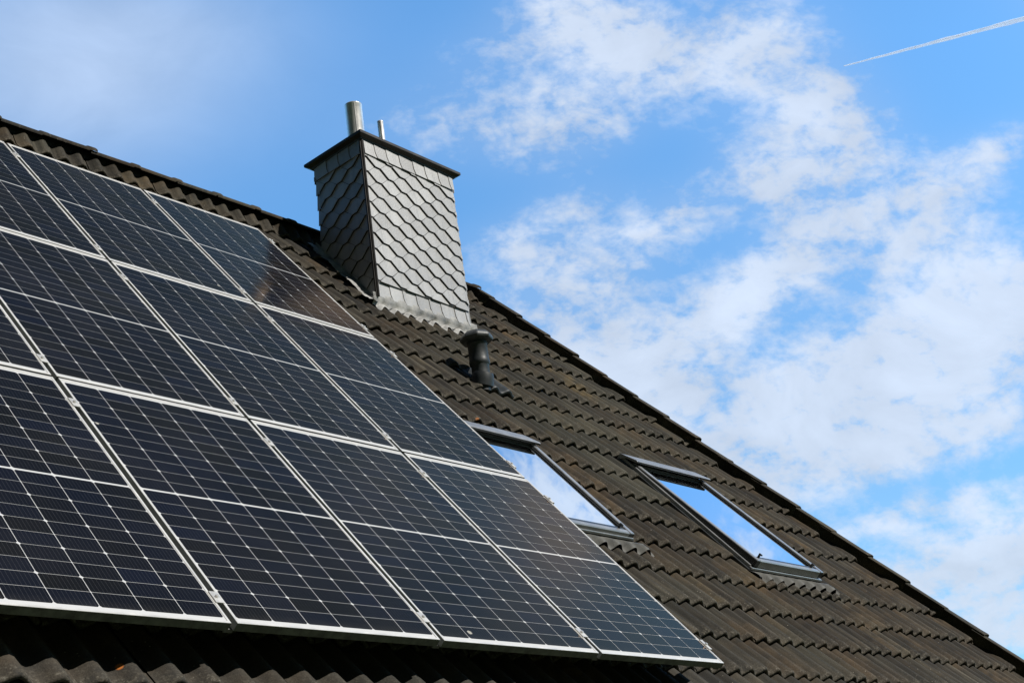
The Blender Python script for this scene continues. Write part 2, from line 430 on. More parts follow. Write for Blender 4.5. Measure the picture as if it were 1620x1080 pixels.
# verge tiles: one raised edge piece per course, each lapping over the one below
vg = MB()
for j in range(-6, 17):
    y = Y00+GAUGE*j
    tone = min(1, max(0, random.gauss(.55, .2)))
    y0 = y+warp(verge_x(y), j)-.02; y1 = y0+GAUGE+.10+.0115
    if y1 > RIDGE_Y+.1: y1 = RIDGE_Y+.06
    if y0 > RIDGE_Y-.05: continue
    jz = random.gauss(0, .003); jx = random.gauss(0, .004)
    vs = []; lp = []
    # profile across the verge: inner foot, inner wall, top (slightly rounded), outer wall
    prof = [(-.004, -.050), (.004, .044), (-.016, .046), (-.018, .058), (-.009, .064), (.050, .067), (.074, .060), (.082, .045), (.084, -.16)]
    for yy, dz, lw, sh in ((y1, -.020, 0, .0), (y0+.05, -.003, .3, 0), (y0+.006, 0, 1, 0), (y0, -.004, 1, .004), (y0+.001, -.02, .6, .014)):
        for (px, pz) in prof:
            xx = verge_x(yy)+px*(1-sh*4)+jx
            zz = Z0+pz+(dz if pz > 0 else 0)+jz+.012*noise.noise(Vector((xx*8, yy*6, 5)))*(1 if pz > 0 else 0)*.5
            vs.append(W(xx, yy, zz)); lp.append(lw)
    n = len(prof)
    fs = [((r+1)*n+i, (r+1)*n+i+1, r*n+i+1, r*n+i) for r in range(4) for i in range(n-1)]
    vg.add(vs, fs, 0, tone, False, lp)
vg.build('verge_tiles', M['tile'], house, bevel=0)

# ------------------------------------------------------------------ chimney
CX0, CX1 = 1.165, 2.285
CY0, CY1 = 3.302, 3.895
CZ1 = 5.275
ch = MB()
ch.box((CX0+.012, CY0+.012, 3.2), (CX1-.012, CY1-.012, CZ1-.01))
chim = ch.build('chimney', M['trim'], house); chim['label'] = 'slate-clad rectangular chimney with two steel flues'
def slate_face(o, ux, w, h, nrm, mirror, seed, clipfn):
    """scalloped slate hanging: truncated diamonds in a staggered lattice, each tilted so its lower flank stands proud"""
    rnd = random.Random(seed)
    mbs = MB()
    f = .060; A, B = .150, .0742
    half = A-f/2
    band = .140
    def P(a, b, d): return o + ux*a + Vector((0,0,b)) + nrm*d
    def clip(poly, fn):
        out = []
        for i in range(len(poly)):
            p, q = poly[i], poly[(i+1) % len(poly)]
            fp, fq = fn(p), fn(q)
            if fp >= 0: out.append(p)
            if (fp >= 0) != (fq >= 0):
                t = fp/(fp-fq); out.append((p[0]+(q[0]-p[0])*t, p[1]+(q[1]-p[1])*t))
        return out
    def plate(poly, c, lim_lo, lim_hi, tilt=1.0, lift=.016):
        for fn in (lambda p: p[0]-.004, lambda p: w-.004-p[0], lambda p: p[1]-lim_lo, lambda p: lim_hi-p[1], clipfn):
            poly = clip(poly, fn)
            if len(poly) < 3: return
        sgn = -1
        t = min(1, max(0, rnd.gauss(.5, .28)))
        ta, tb = rnd.gauss(0, .005), rnd.gauss(0, .005)
        def d(p):
            a, b = p[0]-c[0], p[1]-c[1]
            return lift + tilt*(sgn*a*.052 - b*.092) + a*ta + b*tb
        front = [P(p[0], p[1], d(p)) for p in poly]
        back_ = [P(p[0], p[1], d(p)-.006) for p in poly]
        n = len(poly)
        fs = [tuple(range(n))] + [(i, i+n, (i+1) % n+n, (i+1) % n) for i in range(n)]
        if mirror != (ux.cross(Vector((0,0,1))).dot(nrm) < 0):
            fs = [tuple(reversed(q)) for q in fs]
        mbs.add(front+back_, fs, 0, t)
    g = .0019
    lo, hi = band_lo, h-band
    rowi = 0
    b = -B
    while b < h+2*B:
        off = (A if rowi % 2 else 0)
        a = -2*A+off
        while a < w+2*A:
            jj = rnd.gauss(0, .002)
            poly = [(a-f/2, b-B+g), (a+f/2, b-B+g), (a+half-g, b+jj), (a+f/2, b+B-g), (a-f/2, b+B-g), (a-half+g, b+jj)]
            plate(poly, (a, b), lo, hi)
            a += 2*A
        b += B; rowi += 1
    # top and bottom bands of squarish slates with slanted joints
    def bandrow(b0, b1, lift):
        a = -.02; s = .028*(1 if not mirror else -1)
        while a < w+.05:
            ww = .155+rnd.gauss(0, .012)
            poly = [(a+s*.9, b0), (a+ww+s*.9-.003, b0), (a+ww+s*.2-.003, b0+(b1-b0)*.35), (a+ww-.003, b1), (a, b1), (a+s*.2, b0+(b1-b0)*.35)]
            plate(poly, (a+ww/2, (b0+b1)/2), b0, b1, .70, lift)
            a += ww
    bandrow(h-band-.006, h, .026)
    return mbs, bandrow
sl = MB()
def merge(dst, src):
    o = len(dst.v); dst.v += src.v; dst.tone += src.tone; dst.lip += src.lip; dst.mi += src.mi; dst.smooth += src.smooth
    dst.f += [[i+o for i in f] for f in src.f]
zb = 3.775            # lower edge of the front cladding
hF = CZ1-zb
band_lo = .138
fr, bandrow = slate_face(Vector((CX0, CY0, zb)), Vector((1,0,0)), CX1-CX0, hF, Vector((0,-1,0)), False, 3, lambda p: p[1]+1)
bandrow(0, .142, .004); merge(sl, fr)
zl = 3.50
band_lo = -1
slope = S/C_
def onroof(p): return (p[1]+zl) - (zb-.012 + (p[0])*slope)      # keep what is above the flashing line
lf, _ = slate_face(Vector((CX0, CY0, zl)), Vector((0,1,0)), CY1-CY0, CZ1-zl, Vector((-1,0,0)), True, 5, onroof); merge(sl, lf)
rf, _ = slate_face(Vector((CX1, CY0, zl)), Vector((0,1,0)), CY1-CY0, CZ1-zl, Vector((1,0,0)), False, 6, onroof); merge(sl, rf)
band_lo = .0
bf, _ = slate_face(Vector((CX1, CY1, zb+.9)), Vector((-1,0,0)), CX1-CX0, CZ1-zb-.9, Vector((0,1,0)), False, 8, lambda p: p[1]+1); merge(sl, bf)
sl.build('slate_cladding', M['slate'], chim)
ct = MB()      # folded strip over the one corner seen from the front
tp_ = [(CX0-.028, CY0-.014), (CX0-.022, CY0-.014), (CX0-.020, CY0-.022), (CX0-.012, CY0-.030), (CX0-.006, CY0-.030), (CX0-.004, CY0-.016), (CX0-.012, CY0-.008), (CX0-.020, CY0+.002), (CX0-.028, CY0+.002)]
n = len(tp_)
ct.add([(a, b_, zb-.01) for a, b_ in tp_]+[(a, b_, CZ1) for a, b_ in tp_], [(i, (i+1) % n, (i+1) % n+n, i+n) for i in range(n)])
ct.build('corner_trim', M['trim'], chim)
cp = MB()
def capring(e, z): return [(CX0-e, CY0-e, z), (CX1+e, CY0-e, z), (CX1+e, CY1+e, z), (CX0-e, CY1+e, z)]
rings = [capring(.010, CZ1-.022), capring(.026, CZ1-.010), capring(.030, CZ1+.002), capring(.066, CZ1+.018), capring(.069, CZ1+.022), capring(.069, CZ1+.046), capring(.066, CZ1+.049), capring(-.1, CZ1+.060)]
vs = [p for r in rings for p in r]
fs = [(i*4+k, i*4+(k+1) % 4, (i+1)*4+(k+1) % 4, (i+1)*4+k) for i in range(len(rings)-1) for k in range(4)]
fs.append(tuple((len(rings)-1)*4+k for k in range(4))); fs.append((3,2,1,0))
cp.add(vs, fs); cp.build('cap_plate', M['trim'], chim)
def flue(x, y, r, top, seams):
    m_ = MB(); z0 = CZ1+.035
    prof = [(r, 0)]
    for s_ in seams:
        h = s_-z0; prof += [(r, h-.006), (r*1.035, h-.003), (r*1.035, h+.003), (r, h+.006)]
    h = top-z0
    prof += [(r, h-.012), (r*1.03, h-.008), (r*1.03, h), (r*.955, h), (r*.945, h-.10), (0.001, h-.11)]
    m_.lathe((x, y, z0), prof, 48)
    # folded lengthwise seam
    a0 = -2.2
    c0 = Vector((x+math.cos(a0)*r, y+math.sin(a0)*r, 0))
    t = Vector((-math.sin(a0), math.cos(a0), 0))*.004; nn = Vector((math.cos(a0), math.sin(a0), 0))*.003
    m_.box((-1,-1,0), (1,1,1), lambda a, b, c: c0+t*a+nn*b+Vector((0,0,z0+c*(top-z0-.015))))
    return m_.build('flue_pipe', M['steel'], chim)
fl1 = flue(1.425, 3.602, .077, 5.878, [])
fl1['label'] = 'wide stainless steel flue'
fl2 = flue(1.755, 3.602, .029, 5.835, [])
fl2['label'] = 'thin stainless steel pipe'
# lead flashing: front apron, stepped side pieces
fl = MB()
def tile_z(x, y):
    j = math.floor((y-Y00)/GAUGE); dist = y-(Y00+GAUGE*j)
    return Z0+wave(x)-.044*dist/.415
nx = 110
ya, yb_ = 4.90, 5.01
vs = []
for r in range(6):
    for i in range(nx+1):
        xx = CX0-.06+(CX1-CX0+.14)*i/nx
        k = r/5
        if r < 4:
            rag = .022*noise.noise(Vector((xx*7, 2, 0)))+.010*noise.noise(Vector((xx*30, 5, 0)))
            ylow = 4.935+.06*wave(xx)/DEPTH
            yy = ylow+rag*(1-k)+(5.015-ylow)*k
            zz = tile_z(xx, yy)*.75+(Z0-.004)*.25+.016+.004*noise.noise(Vector((xx*20, yy*20, 1)))
            if r == 0: zz -= .006
            vs.append(W(xx, min(yy, 5.02), zz))
        else:
            zc = 3.735 if r == 4 else zb+.03
            vs.append(Vector((xx, CY0-.006-(.005 if r == 4 else 0), zc+.003*noise.noise(Vector((xx*11, r, 2))))))
fs = [(r*(nx+1)+i, r*(nx+1)+i+1, (r+1)*(nx+1)+i+1, (r+1)*(nx+1)+i) for r in range(5) for i in range(nx)]
fl.add(vs, fs, 0, .5, True)
for side, X in ((-1, CX0), (1, CX1)):
    ny = 90; vs = []
    for i in range(ny+1):
        yw = CY0-.012+(CY1-CY0+.082)*i/ny
        yr = (yw + (Z0)*S)/C_             # roof y at crest level for this world Y
        rag = noise.noise(Vector((yr*9, side*3, 1)))*.014+noise.noise(Vector((yr*31, side*3, 4)))*.008
        for k, (dx, up) in enumerate(((.115+rag*1.6, .006), (.075+rag, .014), (.040+rag*.5, .004), (.012, .014), (.007, .030), (.005, .052))):
            base = W(0, yr, Z0-.004)
            stepz = 0
            p = Vector((X+side*dx, base.y, base.z))
            p = p + (Vector((0, -S, C_))*up if k < 4 else Vector((0, 0, up+stepz)))
            p += Vector((0, -S, C_))*(.006*noise.noise(Vector((yr*24, k, side)))+.010*(math.sin(yr*2*PI/GAUGE) if k < 3 else 0))
            vs.append(p)
    fs = []
    for i in range(ny):
        for k in range(5):
            q = (i*6+k, (i+1)*6+k, (i+1)*6+k+1, i*6+k+1)
            fs.append(q if side > 0 else tuple(reversed(q)))
    fl.add(vs, fs, 0, .5, True)
fl.build('flashing', M['leadpale'], chim)

# ------------------------------------------------------------------ vent pipe
VX, VY = 1.430, 2.547
vroof = W(VX, (VY+(Z0)*S)/C_, Z0)
vp = MB()
zt = vroof.z
prof = [(.060, -.10), (.066, .02), (.070, .06), (.070, .115), (.074, .122), (.080, .130), (.082, .150), (.079, .168), (.077, .180), (.077, .295), (.081, .298), (.081, .303), (.077, .306), (.077, .318), (.081, .321), (.081, .326), (.076, .33), (.05, .335)]
vp.lathe((VX, VY, zt), prof, 40)
pipe = vp.build('vent_pipe', M['plastic'], house); pipe['label'] = 'dark grey plastic roof vent with mushroom cap'
vc = MB()
vc.lathe((VX, VY, zt), [(.080, .318), (.112, .320), (.130, .330), (.135, .346), (.128, .366), (.102, .394), (.062, .410), (.0, .416)], 8, smooth=False)
vc.build('rain_cap', M['plasticgrey'], pipe, bevel=.008)
vt = MB()
# base tile of the vent, moulded to the wave of its neighbours
vs = []; nxx = 24; yb0 = Y00+GAUGE*8-.004
xa = PH0+PITCH*round((VX-.010-PH0)/PITCH-.5)+PITCH*.5; xb = xa+2*PITCH
for dist, h in ((.40, -.016), (.2, -.004), (.03, .010), (.004, .011), (0, .006), (0, -.014)):
    for i in range(nxx+1):
        xx = xa+(xb-xa)*i/nxx
        vs.append(W(xx, yb0+dist, Z0+wave(xx)*.9+h+.004))
fs = [((r+1)*(nxx+1)+i, (r+1)*(nxx+1)+i+1, r*(nxx+1)+i+1, r*(nxx+1)+i) for r in range(5) for i in range(nxx)]
vt.add(vs, fs, 0, .5, True)
# sloping collar between tile and pipe
nrm = Vector((0, -S, C_))
vt.lathe(W(VX, (VY+Z0*S)/C_-.02, Z0-.03), [(.094, .0), (.092, .035), (.088, .060), (.084, .080), (.076, .10)], 32, (nrm*.45+Vector((0,0,1))*.55))
vt.build('base_tile', M['plastic'], pipe)

# ------------------------------------------------------------------ skylights
def RX(x, y, z): return W(x, y, z)
def skylight(x0, x1, y0, y1, open_, label):
    zt = -.157; zb_ = -.262
    f = MB()
    w = .022
    # outer frame: slim side rails with stepped inner reveals, bottom and top rail
    for sg, xo in ((1, x0), (-1, x1)):
        for (u0, u1, ztop) in ((0, w, zt), (w+.0004, w+.012, zt-.026), (w+.0124, w+.024, zt-.050)):
            xs = sorted((xo+sg*u0, xo+sg*u1)); f.box((xs[0], y0, zb_), (xs[1], y1, ztop), RX, 0, .003)
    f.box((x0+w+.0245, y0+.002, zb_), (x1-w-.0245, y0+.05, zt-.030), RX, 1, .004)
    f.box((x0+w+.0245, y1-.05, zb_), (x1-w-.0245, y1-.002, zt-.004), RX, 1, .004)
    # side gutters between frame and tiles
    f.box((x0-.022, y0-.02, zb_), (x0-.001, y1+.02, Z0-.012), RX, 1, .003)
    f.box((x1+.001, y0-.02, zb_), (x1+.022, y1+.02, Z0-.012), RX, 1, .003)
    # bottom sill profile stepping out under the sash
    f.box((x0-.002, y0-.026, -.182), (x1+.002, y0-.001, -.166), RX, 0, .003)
    f.box((x0, y0-.020, -.27), (x1, y0-.001, -.1825), RX, 1)  # lower sill front darker: its shadow is put into the colour
    fo = f.build('skylight', [M['winmetal'], M['windark']], house); fo['label'] = label
    # sash pivoting at mid height: its head dips into the frame, its foot swings out by the angle open_
    ca_, sa_ = math.cos(open_), math.sin(open_)
    Ls = (y1-.10)-(y0-.018)
    def SX(x, y, z):     # local sash: y measured down from its head
        m_ = y-Ls*.5
        return W(x, y1-.10-Ls*.5 - m_*ca_ + z*sa_, zt+(.022 if open_ else .010) + m_*sa_ + z*ca_)
    ins_ = w+.001 if open_ else .003
    sx0, sx1 = x0+ins_, x1-ins_
    s = MB(); sw = .048
    s.box((sx0, 0, -.040), (sx0+sw, Ls, .004), SX, 1, .001)
    s.box((sx1-sw, 0, -.040), (sx1, Ls, .004), SX, 1, .001)
    s.box((sx0+.002, .001, .0041), (sx0+sw-.004, Ls-.001, .012), SX, 0, .004)
    s.box((sx1-sw+.004, .001, .0041), (sx1-.002, Ls-.001, .012), SX, 0, .004)
    s.box((sx0+sw, Ls-sw*.9, -.045), (sx1-sw, Ls-.001, .010), SX, 0, .006)
    s.box((sx0+sw, .0, -.045), (sx1-sw, sw*.6, .008), SX, 1, .006)  # head rail dark: shade from the hood put into the colour
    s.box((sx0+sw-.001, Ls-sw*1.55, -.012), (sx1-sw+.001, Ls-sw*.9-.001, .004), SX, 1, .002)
    so = s.build('sash', [M['winmetal'], M['windark']], fo)
    gk = MB()
    ga, gb = sx0+sw, sx1-sw; gc, gd = sw*.6, Ls-sw*1.55
    gk.box((ga, gc, -.010), (ga+.010, gd, -.002), SX); gk.box((gb-.010, gc, -.010), (gb, gd, -.002), SX)
    gk.box((ga+.0101, gc, -.010), (gb-.0101, gc+.010, -.003), SX); gk.box((ga+.0101, gd-.010, -.010), (gb-.0101, gd, -.003), SX)
    gk.build('gasket', M['gasket'], so)
    gl = MB()
    gl.box((ga+.001, gc+.001, -.030), (gb-.001, gd-.001, -.008), SX)
    gl.build('glass_pane', M['pane'], so)
    for xx in (sx0+.10, sx1-.10):
        cl = MB(); cl.box((xx-.006, Ls-.072, -.002), (xx+.006, Ls-.058, .036), SX, 0, .003); cl.box((xx-.005, Ls-.073, .026), (xx+.005, Ls-.045, .037), SX, 0, .003)
        cl.build('pane_clip', M['windark'], so)
    # hood over the hinge: a low sloping cover standing above the sash
    h = MB()
    pr = [(y1+.035, zt-.05), (y1+.035, zt+.006), (y1+.02, zt+.014), (y1-.135, zt+.052), (y1-.150, zt+.049), (y1-.150, zt+.034), (y1-.04, zt+.010)]
    vs = [W(x0-.012, a, b) for a, b in pr]+[W(x1+.012, a, b) for a, b in pr]
    n = len(pr)
    fs = [(i, i+n, i+1+n, i+1) for i in range(n-1)]+[(n-1, 2*n-1, n, 0), tuple(range(n)), tuple(reversed(range(n, 2*n)))]
    h.add(vs, fs); h.mi = [1 if i in (4, 5, 6) else 0 for i in range(len(fs))]  # front edge and underside black: the hood's shade put into the colour
    h.build('hood', [M['winmetal'], M['gasket']], fo, bevel=.003)
    # pleated apron dressed over the tiles below
    ap = MB(); vs = []; nxx = 150; xa, xb = x0-.05, x1+.13
    for r in range(7):
        k = r/6
        for i in range(nxx+1):
            xx = xa+(xb-xa)*i/nxx
            yy = y0-.024-k*.125+.010*noise.noise(Vector((xx*6, 3, 0)))*k
            zz = (1-k)**2*(-.192) + (1-(1-k)**2)*(Z0+wave(xx)*1.15+.012)
            if r == 6: zz -= .004
            vs.append(W(xx, yy, zz+.0015*noise.noise(Vector((xx*40, k*4, 2)))))
    fs = [((r+1)*(nxx+1)+i, (r+1)*(nxx+1)+i+1, r*(nxx+1)+i+1, r*(nxx+1)+i) for r in range(6) for i in range(nxx)]
    ap.add(vs, fs, 0, .5, True); ap.build('apron_flashing', M['apron'], fo)
    return fo
skylight(.05, 1.025, 1.59, 2.79, 0.0, 'closed skylight half hidden behind the solar panels')
skylight(2.325, 3.325, 1.475, 2.915, math.radians(1.7), 'skylight left slightly open, near the roof edge')

# ------------------------------------------------------------------ solar panels
PW, PHT, GX, GY = 1.038, 1.755, .02632554, .01682519
def frame_mesh():
    m_ = MB()
    w, d, lip = .0115, .035, .0018
    o = [(0,0),(PW,0),(PW,PHT),(0,PHT)]
    def ins(e): return [(e,e),(PW-e,e),(PW-e,PHT-e),(e,PHT-e)]
    ring = [(0.0, -d), (0.0, -.0012), (.0012, 0.0), (w-.0008, 0.0), (w, -.0008), (w, -.006)]
    vs = []
    for e, z in ring:
        vs += [(x, y, z) for x, y in ins(e)]
    # inner flange at the bottom
    vs += [(x, y, -d) for x, y in ins(.028)]
    fs = [(i*4+k, i*4+(k+1) % 4, (i+1)*4+(k+1) % 4, (i+1)*4+k) for i in range(len(ring)-1) for k in range(4)]
    nb = len(ring)*4
    fs += [(nb+k, nb+(k+1) % 4, (k+1) % 4, k) for k in range(4)]
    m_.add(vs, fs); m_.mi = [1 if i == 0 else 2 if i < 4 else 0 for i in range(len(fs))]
    return m_
def sheet_mesh():
    m_ = MB(); rnd = random.Random(11)
    e = .0112; zg = -.0022
    m_.add([(e,e,zg),(PW-e,e,zg),(PW-e,PHT-e,zg),(e,PHT-e,zg)], [(0,1,2,3)], 1)
    m_.add([(e,e,-.006),(PW-e,e,-.006),(PW-e,PHT-e,-.006),(e,PHT-e,-.006)], [(3,2,1,0)], 1)
    cw, chh, gxx, gyy, mid = .1655, .0822, .0030, .0019, .0125
    tw = 6*cw+5*gxx; x_s = (PW-tw)/2
    th = 20*chh+18*gyy+mid; y_s = (PHT-th)/2
    y = y_s; c = .0075
    for r in range(20):
        for q in range(6):
            x = x_s+q*(cw+gxx)
            bot = (r % 2 == 0)
            # half cells: chamfered corners only on the cut-free edge
            pts = [(x+c, y), (x+cw-c, y), (x+cw, y+c), (x+cw, y+chh-.002), (x+cw-.002, y+chh), (x+.002, y+chh), (x, y+chh-.002), (x, y+c)] if bot else \
                  [(x+.002, y), (x+cw-.002, y), (x+cw, y+.002), (x+cw, y+chh-c), (x+cw-c, y+chh), (x+c, y+chh), (x, y+chh-c), (x, y+.002)]
            m_.add([(a, b, zg+.0004) for a, b in pts], [tuple(range(8))], 0, min(1, max(0, rnd.gauss(.35, .3))))
        y += chh+(mid if r == 9 else gyy)
    return m_
frame0 = frame_mesh(); sheet0 = sheet_mesh()
panel_names = {
 (0,0): 'solar panel of the top row cut by the left photo edge',
 (1,0): 'middle one of the three solar panels in the top row',
 (2,0): 'top row solar panel at the right end, mirroring the dark chimney in its glass',
 (-1,1): 'middle row solar panel showing only as a dark sliver at the left photo edge',
 (0,1): 'middle row solar panel with its left edge running out of the photo',
 (1,1): 'middle row solar panel in the centre of the array, second from the right end',
 (2,1): 'middle row solar panel at the right end, its corner against the skylight glass',
 (-2,2): 'bottom row solar panel of which only a frame corner shows at the far left',
 (-1,2): 'bottom row solar panel at the lower left, darkest glass of the array',
 (0,2): 'bottom row solar panel in the left centre, third from the right end',
 (1,2): 'bottom row solar panel second from the right end, with a pale bird dropping',
 (2,2): 'bottom row solar panel at the lower right corner of the array',
}
meshes = {}
for (k, r), lab in panel_names.items():
    x = -(2-k)*(PW+GX)-PW; y = (2-r)*(PHT+GY)
    jit = random.Random(k*7+r)
    root = empty('solar_panel', W(x, y, jit.gauss(0, .0006)))
    root.rotation_euler = (TH, 0, 0)
    tag(root, lab, 'solar panel', 'solar panels on the roof')
    if not meshes:
        a = frame0.build('frame', [M['alu'], M['aluside'], M['alushade']], root, local=True); b = sheet0.build('cell_sheet', [M['cell'], M['back']], root, local=True)
        meshes['f'] = a; meshes['s'] = b
    else:
        for q in ('f', 's'):
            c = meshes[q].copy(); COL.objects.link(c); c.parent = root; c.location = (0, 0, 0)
# clamps
rown = {0: 'top', 1: 'middle', 2: 'bottom'}
CL = (.150, 1.535)
def clamp_mesh(end):
    m_ = MB()
    hw = GX/2
    if not end:
        m_.box((-hw-.006, -.034, .0006), (hw+.006, .034, .0040), None, 0, .001)
        m_.box((-hw+.003, -.033, -.035), (-hw+.006, .033, .0005)); m_.box((hw-.006, -.033, -.035), (hw-.003, .033, .0005))
    else:
        m_.box((-.009, -.040, .0006), (.018, .040, .0045), None, 0, .001)
        m_.box((.003, -.040, -.060), (.018, .040, .0005))
        m_.box((.0181, -.040, -.060), (.040, .040, -.052))
    return m_
def bolt_mesh(end):
    m_ = MB()
    m_.lathe((0.006 if end else 0, 0, .0045), [(.0075, 0), (.0075, .006), (.0062, .0075), (.0040, .0075), (.0038, .0035), (.0001, .0035)], 16, smooth=False)
    return m_
cms = {}
colpair = {-1: 'leftmost', 0: 'middle', 1: 'rightmost'}
for r in range(3):
    for k in (-1, 0, 1, 2):
        for ci, cy in enumerate(CL):
            if (k == -1 and (r == 0 or (r == 1 and ci == 1))): continue
            end = k == 2
            xx = (-(2-k)*(PW+GX)+GX/2) if not end else 0.0
            yy = (2-r)*(PHT+GY)+cy
            root = empty('panel_clamp', W(xx, yy, 0)); root.rotation_euler = (TH, 0, 0)
            where = 'upper' if ci else 'lower'
            if end: lab = f'silver end clamp near the {where} outer corner of the {rown[r]} row end panel'
            else: lab = f'silver clamp in the {colpair[k]} panel column gap, {where} one of the {rown[r]} row'
            tag(root, lab, 'clamp', 'clamps holding the solar panels')
            if end not in cms:
                a = clamp_mesh(end).build('clamp_plate', M['alu2'], root, local=True); b = bolt_mesh(end).build('bolt', M['steel'], root, local=True)
                cms[end] = (a, b)
            else:
                for q in cms[end]:
                    c = q.copy(); COL.objects.link(c); c.parent = root; c.location = (0, 0, 0)
# mounting rails: one under every gap between the panel columns and one under the outer edge
for k, lab in ((-1, 'grey mounting rail in the leftmost gap between panel columns'), (0, 'grey mounting rail in the middle gap between panel columns'), (1, 'grey mounting rail in the rightmost gap between panel columns'), (2, 'grey mounting rail under the outer right edge of the panels')):
    m_ = MB()
    xx = -(2-k)*(PW+GX)+GX/2 if k < 2 else -.022
    def RR(x, y, z): return W(xx+x, y, z)
    ylo, yhi = .010, 3*PHT+2*GY-(.0 if k > 0 else .02)
    m_.box((-.020, ylo, -.050), (.020, yhi, -.0358), RR)
    for q in range(6):
        hy = .35+q*.92
        m_.box((-.016, hy, -.150), (-.010, hy+.03, -.0501), RR); m_.box((-.0099, hy, -.150), (.050, hy+.03, -.143), RR)
    ro = m_.build('mounting_rail', M['rail'])
    tag(ro, lab, 'mounting rail', 'rails under the solar panels')

# ------------------------------------------------------------------ contrail
A_ = Vector((.8023863770655859, .3081236433586313, .5111124360676096)); B_ = Vector((.8410957646910277, .19826117612434194, .5032399235559597))
CAM = Vector((-6.33654966, -3.900, -1.1431))
D = 9000.0
A_ = (A_-(B_-A_)*.012).normalized()
p0 = CAM+A_*(D/A_.z*.5); p1 = CAM+B_*(D/B_.z*.5)
dirn = p1-p0
ct_ = MB(); nseg = 60; ns = 10
u_ = dirn.normalized(); e1 = u_.orthogonal().normalized(); e2 = u_.cross(e1)
vs = []
for i in range(nseg+1):
    t = i/nseg*1.03
    c = p0+dirn*t
    rad = 3+12*t**.8
    for k in range(ns):
        a = 2*PI*k/ns
        rr = rad*(1+.35*noise.noise(Vector((t*14, math.cos(a)*1.5, math.sin(a)*1.5))))
        vs.append(c+e1*(rr*math.cos(a))+e2*(rr*math.sin(a)))
fs = [(i*ns+k, i*ns+(k+1) % ns, (i+1)*ns+(k+1) % ns, (i+1)*ns+k) for i in range(nseg) for k in range(ns)]
ct_.add(vs, fs, 0, .5, True)
mm, nt, b = new_mat('ice_crystal_trail')
tc = nt.nodes.new('ShaderNodeTexCoord')
al = ramp(nt, noise_(nt, tc.outputs['Object'], .004, 3, .5), [(.25, (.50, .50, .50)), (.7, (.72, .72, .72))]).outputs[0]
lw = N(nt, 'ShaderNodeLayerWeight', inputs={0: .5})
al = math_(nt, 'MULTIPLY', al, math_(nt, 'POWER', math_(nt, 'SUBTRACT', 1.0, lw.outputs['Facing']), .7))
dfn = N(nt, 'ShaderNodeBsdfDiffuse', inputs={0: (.70, .715, .74, 1)}); trn = N(nt, 'ShaderNodeBsdfTranslucent', inputs={0: (.70, .715, .74, 1)})
tp = nt.nodes.new('ShaderNodeBsdfTransparent'); m1 = nt.nodes.new('ShaderNodeAddShader'); m2 = nt.nodes.new('ShaderNodeMixShader')
nt.links.new(dfn.outputs[0], m1.inputs[0]); nt.links.new(trn.outputs[0], m1.inputs[1])
nt.links.new(al, m2.inputs[0]); nt.links.new(tp.outputs[0], m2.inputs[1]); nt.links.new(m1.outputs[0], m2.inputs[2])
nt.links.new(m2.outputs[0], nt.nodes['Material Output'].inputs['Surface'])
co = ct_.build('contrail', mm); tag(co, 'thin white aircraft contrail crossing the blue sky at the upper right', 'contrail')

# ------------------------------------------------------------------ sun, sky, clouds
SUN_EL = math.radians(41); SAZ = Vector((.31, -.95)).normalized()
to_sun = Vector((SAZ.x*math.cos(SUN_EL), SAZ.y*math.cos(SUN_EL), math.sin(SUN_EL)))
ld = bpy.data.lights.new('sun', 'SUN'); ld.energy = 5.0; ld.angle = math.radians(.53); ld.color = (1.0, .955, .88)
lo = bpy.data.objects.new('sun', ld); COL.objects.link(lo); lo.rotation_euler = to_sun.to_track_quat('Z', 'Y').to_euler(); lo.location = (20, -40, 40)

w = bpy.data.worlds.new('World'); scene.world = w; w.use_nodes = True
nt = w.node_tree; nt.nodes.clear()
out = nt.nodes.new('ShaderNodeOutputWorld'); bg = nt.nodes.new('ShaderNodeBackground')
sky = nt.nodes.new('ShaderNodeTexSky'); sky.sky_type = 'NISHITA'; sky.sun_disc = False
sky.sun_elevation = SUN_EL; sky.sun_rotation = math.atan2(SAZ.x, SAZ.y); sky.altitude = 100; sky.air_density = 1.0; sky.dust_density = .4; sky.ozone_density = 2.2
SKY_STRENGTH = .15
tc = nt.nodes.new('ShaderNodeTexCoord'); dvec = tc.outputs['Generated']
def dot(v):
    n = nt.nodes.new('ShaderNodeVectorMath'); n.operation = 'DOT_PRODUCT'; nt.links.new(dvec, n.inputs[0]); n.inputs[1].default_value = v; return n.outputs['Value']
# a tangent plane on the sky towards the north-east, where the cloud bank stands
FW = (.7250653496, .5693285334, .387485819); RT = (.6555429494, -.7429968365, -.1349783036); UP = (-.211053738, -.3518816875, .911940567)
df = dot(FW)
den = math_(nt, 'MAXIMUM', df, .12)
uu = math_(nt, 'DIVIDE', dot(RT), den); vv = math_(nt, 'DIVIDE', dot(UP), den)
def px(x, y): return ((x-810)/2211.4, (540-y)/2211.4)
cov = None
